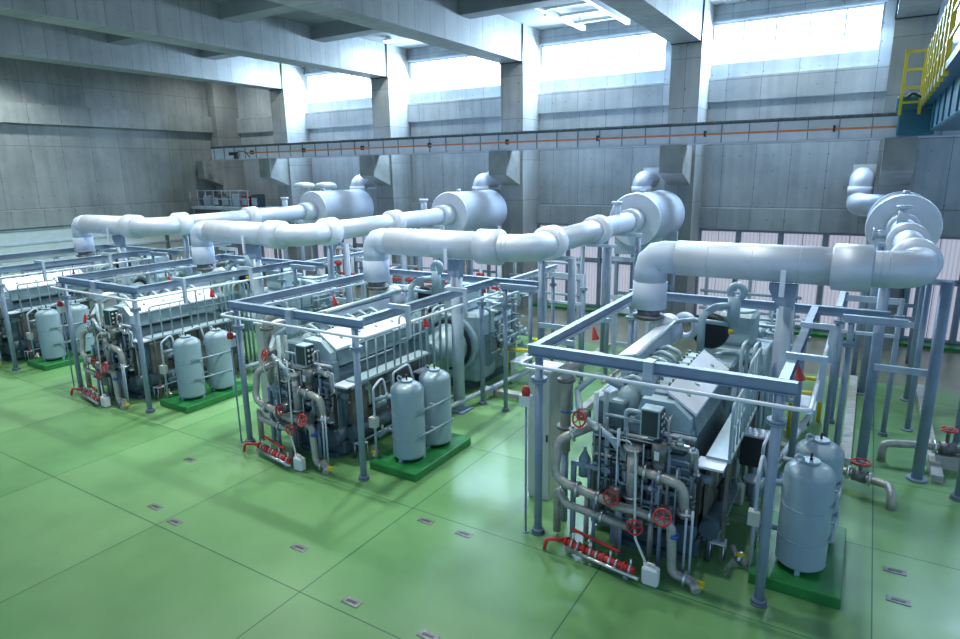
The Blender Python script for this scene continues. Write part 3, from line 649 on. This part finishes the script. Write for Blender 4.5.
MB().cyl((-5.01, 9.69, 0), (-5.01, 9.69, 2.6), .022).cyl((-5.01, 9.69, 0), (-5.01, 9.69, .02), .06).build('pole', 'steel', t)
t = thing('lagged_riser', '', 'pipe', (-4.55, 10.4, 0), 'lagged risers'); proto(t, 'tall grey lagged riser with flange between cabinet and the %s')
MB().tube([(-4.55, 10.45, 1.5), (-4.55, 10.45, 3.2), (-4.15, 10.9, 3.35), (-3.8, 11.2, 3.2)], .1, bend=.2, n=16).build('pipe', 'lag', t)
flange(MB(), (-4.55, 10.45, 2.95), (0, 0, 1), .17).build('flange', 'iron', t)
flange(MB(), (-4.55, 10.45, 2.0), (0, 0, 1), .17).build('flange', 'iron', t)
MB().cyl((-4.55, 10.45, 2.3), (-4.55, 10.45, 2.33), .105).build('blue_band', 'blue', t)
MB().cyl((-4.55, 10.45, 0), (-4.55, 10.45, 1.5), .07).build('stand', 'steel', t)

# ---- cooling-water pipework in front
t = thing('cooling_pipework', '', 'pipework', (-3.3, 9.95, 0), 'grey lagged pipework with red handwheels'); proto(t, 'grey lagged pipework with red handwheels before the %s')
def pp(name, pts, r, m='lag', fl=(), bend=None):
    o = MB().tube(pts, r, bend=bend or r*2.4, n=14, seg=5).build(name, m, t)
    for c, d in fl: flange(MB(), c, d, r*1.7, .025).build('flange', 'chrome', o)
    return o
pp('loop_pipe', [(-3.95, 10.25, 2.2), (-4.45, 9.95, 1.95), (-4.5, 9.85, 1.2), (-3.9, 9.8, 1.12), (-3.1, 9.8, 1.0)], .085, fl=[((-4.0, 9.8, 1.13), (1, 0, 0)), ((-3.6, 9.8, 1.07), (1, 0, 0)), ((-4.25, 10.08, 2.05), (1, .5, .4))], bend=.28)
pp('lower_pipe', [(-4.45, 9.9, 0.1), (-4.45, 9.9, 1.0), (-4.2, 9.75, .8), (-3.0, 9.7, .72)], .075, fl=[((-3.5, 9.73, .75), (1, 0, 0))])
pp('stub_pipe', [(-3.05, 9.95, .8), (-3.05, 9.95, 2.1)], .1, fl=[((-3.05, 9.95, 2.1), (0, 0, 1)), ((-3.05, 9.95, 1.2), (0, 0, 1))])
pp('bend_pipe', [(-3.05, 9.9, 1.75), (-2.5, 9.85, 1.72), (-2.15, 9.85, 1.65), (-2.1, 9.85, 1.1)], .085, fl=[((-2.8, 9.88, 1.74), (1, 0, 0)), ((-2.55, 9.86, 1.72), (1, 0, 0)), ((-2.1, 9.85, 1.2), (0, 0, 1))], bend=.22)
pp('drop_pipe', [(-3.3, 9.7, 1.05), (-2.9, 9.65, 1.1), (-2.25, 9.6, 1.05), (-2.2, 9.6, .15), (-1.85, 9.6, .12), (-1.75, 9.45, .06)], .08, fl=[((-2.6, 9.64, 1.1), (1, 0, 0)), ((-1.98, 9.6, .13), (1, 0, 0))], bend=.15)
MB().cyl((-2.21, 9.6, .83), (-2.2, 9.6, .9), .084, n=14).build('blue_band', 'blue', t)
for (c, d, R) in (((-3.3, 9.58, 1.26), (-.1, -1, .25), .135), ((-2.36, 9.42, 1.24), (.1, -1, .3), .14), ((-2.82, 9.45, .9), (.1, -1, .1), .13), ((-4.05, 9.9, 2.45), (-.3, -1, .3), .14)):
    vb = MB().cyl(V(c), V(c)+V((0, .25, -.02)), .035, n=8).cyl(V(c)+V((-.1, .22, 0)), V(c)+V((.1, .22, 0)), .11, n=12).build('valve', 'iron', t)
    handwheel(c, d, R, vb)
for x in (-3.7, -3.2, -2.5, -2.3): MB().cyl((x, 9.85, 0), (x, 9.85, 1.0), .035, n=8).build('prop', 'steel', t)
for x, z in ((-3.9, .45), (-3.3, .4), (-2.7, .42)): MB().cyl((x, 10.0, 0), (x, 10.0, z+.5), .05, n=10).build('drain_leg', 'lag', t)
for k, x in enumerate((-2.05, -1.95)):
    MB().cyl((x, 9.75, 0.0), (x, 9.75, 1.3), .022, n=8).build('thin_line', 'steel_l', t)
MB().box(-1.80, -1.66, 9.5, 9.62, .10, .16).build('valve_lever', 'yellow', t)
# second drain valve with yellow lever
t = thing('drain_valve', '', 'valve', (-1.3, 10.65, 0), 'floor drain valves with yellow levers'); proto(t, 'floor drain valve with yellow lever at front right of the %s')
MB().tube([(-1.45, 10.75, .3), (-1.35, 10.7, .12), (-1.15, 10.6, .07)], .045).build('pipe', 'lag', t); MB().cyl((-1.3, 10.6, .08), (-1.3, 10.74, .2), .06).build('body', 'chrome', t)
MB().box(-1.36, -1.22, 10.58, 10.66, .2, .24).build('lever', 'yellow', t)
# red manifold lying on the floor
t = thing('red_pipe_manifold', '', 'manifold', (-3.4, 9.4, 0), 'red pipe manifolds on the floor'); proto(t, 'red pipe manifold with valves lying on floor before the %s')
A, B = V((-4.15, 9.55, .18)), V((-2.75, 9.3, .18))
MB().cyl(A, B, .06, n=12).build('main_pipe', 'red', t)
MB().cyl(A+V((.1, -.14, -.06)), B+V((.1, -.1, -.06)), .035, n=10).build('lower_pipe', 'chrome', t)
MB().cyl(A+V((.1, .12, .2)), B+V((-.3, .12, .2)), .03, n=10).build('upper_pipe', 'red', t)
MB().tube([A+V((.05, 0, .02)), A+V((-.25, -.2, .06)), A+V((-.28, -.24, -.15))], .035).build('spout', 'red', t)
for q in range(11):
    c = A.lerp(B, (q+.5)/11); v = flange(MB(), c, B-A, .085, .018).build('flange', 'chrome' if q % 3 else 'red', t)
    if q % 3 == 1: MB().cyl(c, c+V((0, 0, .2)), .02, n=8).build('valve_stem', 'chrome', v)
for q in (0.1, .9):
    c = A.lerp(B, q); MB().box(c.x-.04, c.x+.04, c.y-.06, c.y+.06, 0, .14).build('foot', 'steel', t)
# jerry can + hose
t = thing('jerry_can', '', 'jerry can', (-2.48, 9.35, 0), 'white jerry cans on the floor'); proto(t, 'white plastic jerry can on the floor before the %s')
MB().box(-2.62, -2.34, 9.26, 9.44, 0, .33, .035).build('body', 'white', t)
MB().tube([(-2.55, 9.35, .31), (-2.55, 9.35, .38), (-2.42, 9.35, .38), (-2.42, 9.35, .31)], .018, bend=.03).build('handle', 'white', t)
MB().cyl((-2.6+.02, 9.35, .32), (-2.58, 9.35, .37), .03).build('cap', 'white', t)
t = MB().tube([(-2.95, 9.72, 2.15), (-2.9, 9.6, 2.1), (-2.85, 9.55, 1.0), (-2.8, 9.45, .7), (-2.58, 9.35, .38)], .022, bend=.2, n=8).build('drain_hose', 'white', None, (-2.6, 9.35, .4)); tag(t, '', 'hose', 'white drain hoses into the cans'); proto(t, 'thin white hose running down into jerry can before the %s')
# step stool and parts box
t = thing('step_stool', '', 'stool', (-1.35, 10.6, 0), 'small steel stools'); proto(t, 'small white-topped steel stool at right side of the %s')
MB().box(-1.78, -1.53, 10.45, 10.7, .38, .41, .01).build('seat', 'alu_l', t)
for a in (-1.77, -1.55):
    for b_ in (10.47, 10.68): MB().cyl((a, b_, 0), (a+.01, b_, .38), .012, n=6).build('leg', 'chrome', t)
t = thing('terminal_box', '', 'terminal box', (-1.35, 13, 0), 'dark terminal boxes on stands'); proto(t, 'dark terminal box with pale lid on stand right of the %s')
MB().box(-1.75, -1.25, 12.9, 13.3, .85, 1.5, .02).build('box', 'dark', t); MB().box(-1.77, -1.23, 12.88, 13.32, 1.5, 1.54).build('lid', 'alu_l', t)
MB().cyl((-1.5, 13.1, 0), (-1.5, 13.1, .85), .05).build('stand', 'steel', t)
MB().cyl((-1.4, 12.6, .72), (-1.4, 12.6, .76), .2, n=16).build('tray', 'alu_l', t); MB().cyl((-1.4, 12.6, 0), (-1.4, 12.6, .72), .04).build('tray_stand', 'steel', t)
t = MB().box(-1.98+.1, -1.6, 12.75, 13.0, 0.0, .42, .03).build('plastic_canister', 'cream', None, (-1.75, 12.9, 0)); tag(t, '', 'canister', 'cream canisters beside the engines'); proto(t, 'cream plastic canister on the floor right of the %s')
# kerbs
kk = MB().box(-1.55, .02, 15.95, 16.25, 0, .16).box(.02, .24, 15.95, 22.9, 0, .16)
t = kk.build('floor_kerb', 'kerb', None, (0, 16, 0)); tag(t, '', 'kerb', 'pale concrete kerbs'); proto(t, 'pale concrete kerb on floor right of generator of the %s')
t = MB().box(1.78, 2.0, 15.95, 22.9, 0, .16).build('floor_kerb', 'kerb', None, (1.8, 16, 0)); tag(t, '', 'kerb', 'pale concrete kerbs'); proto(t, 'pale concrete kerb under the trestle of the %s')
t = thing('floor_conduit', '', 'pipe', (-1.15, 16, 0), 'floor conduits behind the tanks'); proto(t, 'straight grey conduit low on floor behind the tanks of the %s')
MB().cyl((-1.3, 13.3, .3), (-.75, 18.6, .3), .07).build('pipe', 'steel_l', t)
for q in (.1, .5, .9): MB().cyl((-1.3+.55*q, 13.3+5.3*q, 0), (-1.3+.55*q, 13.3+5.3*q, .25), .03).build('foot', 'steel', t)
# floor drain pipes along trestle
t = thing('floor_water_pipe', '', 'pipe', (0, 15, 0), 'bent water pipes at floor level'); proto(t, 'bent grey floor pipe with red handwheel right of tanks of the %s', ())
MB().tube([(-.9, 15.2, .3), (0, 14.95, .3), (.95, 14.6, .3), (1.0, 14.15, .3), (1.0, 14.15, 0)], .085, bend=.15, n=14).build('pipe', 'lag', t)
v = MB().cyl((.3, 14.85, .3), (.55, 14.77, .3), .14, n=14).cyl((.42, 14.8, .3), (.42, 14.8, .66), .04, n=8).build('valve', 'iron', t); handwheel((.42, 14.8, .62), (0, 0, 1), .17, v)
flange(MB(), (.22, 14.88, .3), (1, -.27, 0), .15).build('flange', 'chrome', t); flange(MB(), (.62, 14.74, .3), (1, -.27, 0), .15).build('flange', 'chrome', t)
# hanging red horns on the frame
for j, (x, y, z) in enumerate(((-5.26, 13.6, 2.9), (-.82, 12.2, 3.05))):
    t = thing('alarm_horn', '', 'horn', (x, y, z), 'red horns hung on the beams'); proto(t, ('red cone horn hung from left beam of the %s', 'red cone horn hung from right beam of the %s')[j])
    MB().lathe((x, y, z+.32), (.25, -.1, -1), [(0, .02), (.08, .03), (.30, .085), (.33, .085)], n=14).build('cone', 'red', t)
    MB().cyl((x, y, z+.3), (x, y, ZB-.1 if j == 0 else ZB+.04), .012, n=6).build('hanger', 'steel', t)

refresh()
for root, pat, units in PROTO:
    for k in units: copy_tree(root, -8.335*k, pat % UN[k])

# ================================================================= one-off things
# floor hatches / lifting points
for j, (x, y, s) in enumerate([(-12.19, 6.6, 'leftmost of the near pair'), (-11.28, 6.45, 'right one of the near left pair'), (-6.91, 9.03, 'left one before the second engine'), (-6.0, 9.03, 'right one between the engine bays'),
        (-6.51, 6.45, 'near bottom centre'), (-4.98, 6.46, 'at the bottom edge centre'), (-8.41, 7.09, 'in the middle of the open floor'), (-13.58, 8.36, 'left of the second engine front'), (1.03, 11.81, 'upper one of the right-hand pair'), (1.06, 10.93, 'lower one of the right-hand pair')]):
    t = MB().box(x-.17, x+.17, y-.08, y+.08, 0, .012, .005).build('floor_lifting_plate', 'iron', None, (x, y, 0)); tag(t, 'small grey metal plate set in green floor, '+s, 'floor plate', 'small metal plates in the floor')
    MB().box(x-.1, x+.1, y-.025, y+.025, .012, .016).build('slot', 'dark', t)
# right edge: second pipe with valve, posts
t = thing('floor_water_pipe', 'bent grey floor pipe with red handwheel at the right edge under the trestle', 'pipe', (1.5, 17, 0), 'bent water pipes at floor level')
MB().tube([(.85, 16.6, 0), (.85, 16.6, .45), (1.6, 16.9, .45), (3.6, 17.2, .45)], .09, bend=.16, n=14).build('pipe', 'lag', t)
v = MB().cyl((1.95, 16.95, .45), (2.25, 17.0, .45), .15, n=14).cyl((2.08, 16.98, .45), (2.08, 16.98, .95), .04, n=8).build('valve', 'iron', t); handwheel((2.08, 16.98, .9), (0, 0, 1), .16, v)
for x in (1.85, 2.35): flange(MB(), (x, 16.95+(x-1.85)*.12, .45), (1, .12, 0), .16).build('flange', 'chrome', t)
MB().box(1.9, 2.35, 16.8, 17.1, 0, .3).build('concrete_pad', 'kerb', t)
t = thing('slim_post', 'slim blue steel post at right edge, behind the floor pipe', 'post', (2.35, 17.3, 0), 'slim posts at the right edge'); post(2.33, 17.6, 4.2, .08, t)
t = thing('slim_post', 'slim blue steel post at right edge, nearest the camera', 'post', (2.25, 15.26, 0), 'slim posts at the right edge'); post(2.22, 15.3, 4.2, .09, t)
# platform with small equipment at the far left
t = thing('equipment_platform', 'raised steel platform with railing against the far left of the window wall', 'platform', (-31, 27, 0))
MB().box(-37.4, -25.5, 25.2, 27.2, 4.7, 4.85).build('deck', 'steel_l', t)
for x in (-37.2, -33.5, -29.5, -25.8): MB().cyl((x, 25.4, 0), (x, 25.4, 4.7), .09).build('leg', 'steel', t)
rl = MB()
for z in (5.35, 5.85): rl.cyl((-37.4, 25.25, z), (-31.6, 25.25, z), .03, n=8)
rl = rl.build('handrail', 'steel_l', t)
for q in range(8): MB().cyl((-37.3+q*.8, 25.25, 4.85), (-37.3+q*.8, 25.25, 5.85), .03, n=8).build('rail_post', 'steel_l', rl)
for q, (x, m_) in enumerate(((-36.9, 'steel_l'), (-35.9, 'rust'), (-34.9, 'engine'), (-34.0, 'steel_l'), (-33.1, 'red'), (-32.2, 'engine_d'))):
    t = thing('pump_cabinet', 'small %s cabinet on far left platform, %s from left' % (['grey', 'brown', 'green-grey', 'pale', 'red-framed', 'dark'][q], ['first', 'second', 'third', 'fourth', 'fifth', 'sixth'][q]), 'cabinet', (x, 26.4, 4.85), 'cabinets on the raised platform')
    MB().box(x-.3, x+.3, 26.1, 26.7, 4.85, 5.5+.1*(q % 2), .03).build('body', m_, t); MB().box(x-.24, x+.24, 26.08, 26.1, 4.95, 5.4).build('door', 'glassy' if q % 2 else 'steel_l', t)
for q, x in enumerate((-28.0, -26.3)):
    t = thing('roof_ventilator', 'round white ventilator cap above farthest silencer, '+('left' if q == 0 else 'right'), 'ventilator', (x, 26.3, 4.85), 'round ventilators at the far left')
    MB().cyl((x, 26.3, 4.85), (x, 26.3, 6.0), .3, n=18).build('duct', 'white', t); MB().lathe((x, 26.3, 6.0), (0, 0, 1), [(0, .6), (.12, .62), (.26, .5), (.32, .2)], n=22).build('cap', 'white', t)
# rack of red valves behind the third engine
t = thing('sprinkler_valve_rack', 'grey pipe rack with red valves behind the third and second engines', 'valve rack', (-17.5, 22, 0))
for q in range(12):
    x = -21.5+q*.8; MB().cyl((x, 22+.1*(q % 2), 0), (x, 22+.1*(q % 2), 3.3), .07, n=10).build('riser', 'steel_l' if q % 3 else 'iron', t)
    if q % 2 == 0:
        v = MB().cyl((x, 21.85, 1.3+.3*(q % 4)), (x, 22.15, 1.3+.3*(q % 4)), .15, n=12).cyl((x, 21.8, 2.6), (x, 22.1, 2.6), .12).build('valve', 'red', t)
for z in (.9, 2.1, 3.3): MB().cyl((-21.6, 22.05, z), (-12.6, 22.05, z), .06, n=10).build('header', 'red' if z == 2.1 else 'steel_l', t)
# small equipment rows before the window wall
for q, (x, s) in enumerate(((-3.6, 'right'), (-12.2, 'middle'), (-19.8, 'left'))):
    t = thing('pipe_rack', 'low grey pipe rack standing by the window wall, '+s, 'pipe rack', (x, 25.5, 0), 'low pipe racks by the window wall')
    if q == 0: 
        for o in list(t.children): pass
    for a in (-1.6, 0, 1.6): MB().box(x+a-.06, x+a+.06, 25.44, 25.56, 0, 2.9).build('post', 'steel_l', t)
    for z in (1.4, 2.1, 2.8): MB().cyl((x-1.8, 25.4, z), (x+1.8, 25.4, z), .06, n=10).build('pipe', 'steel_l', t)
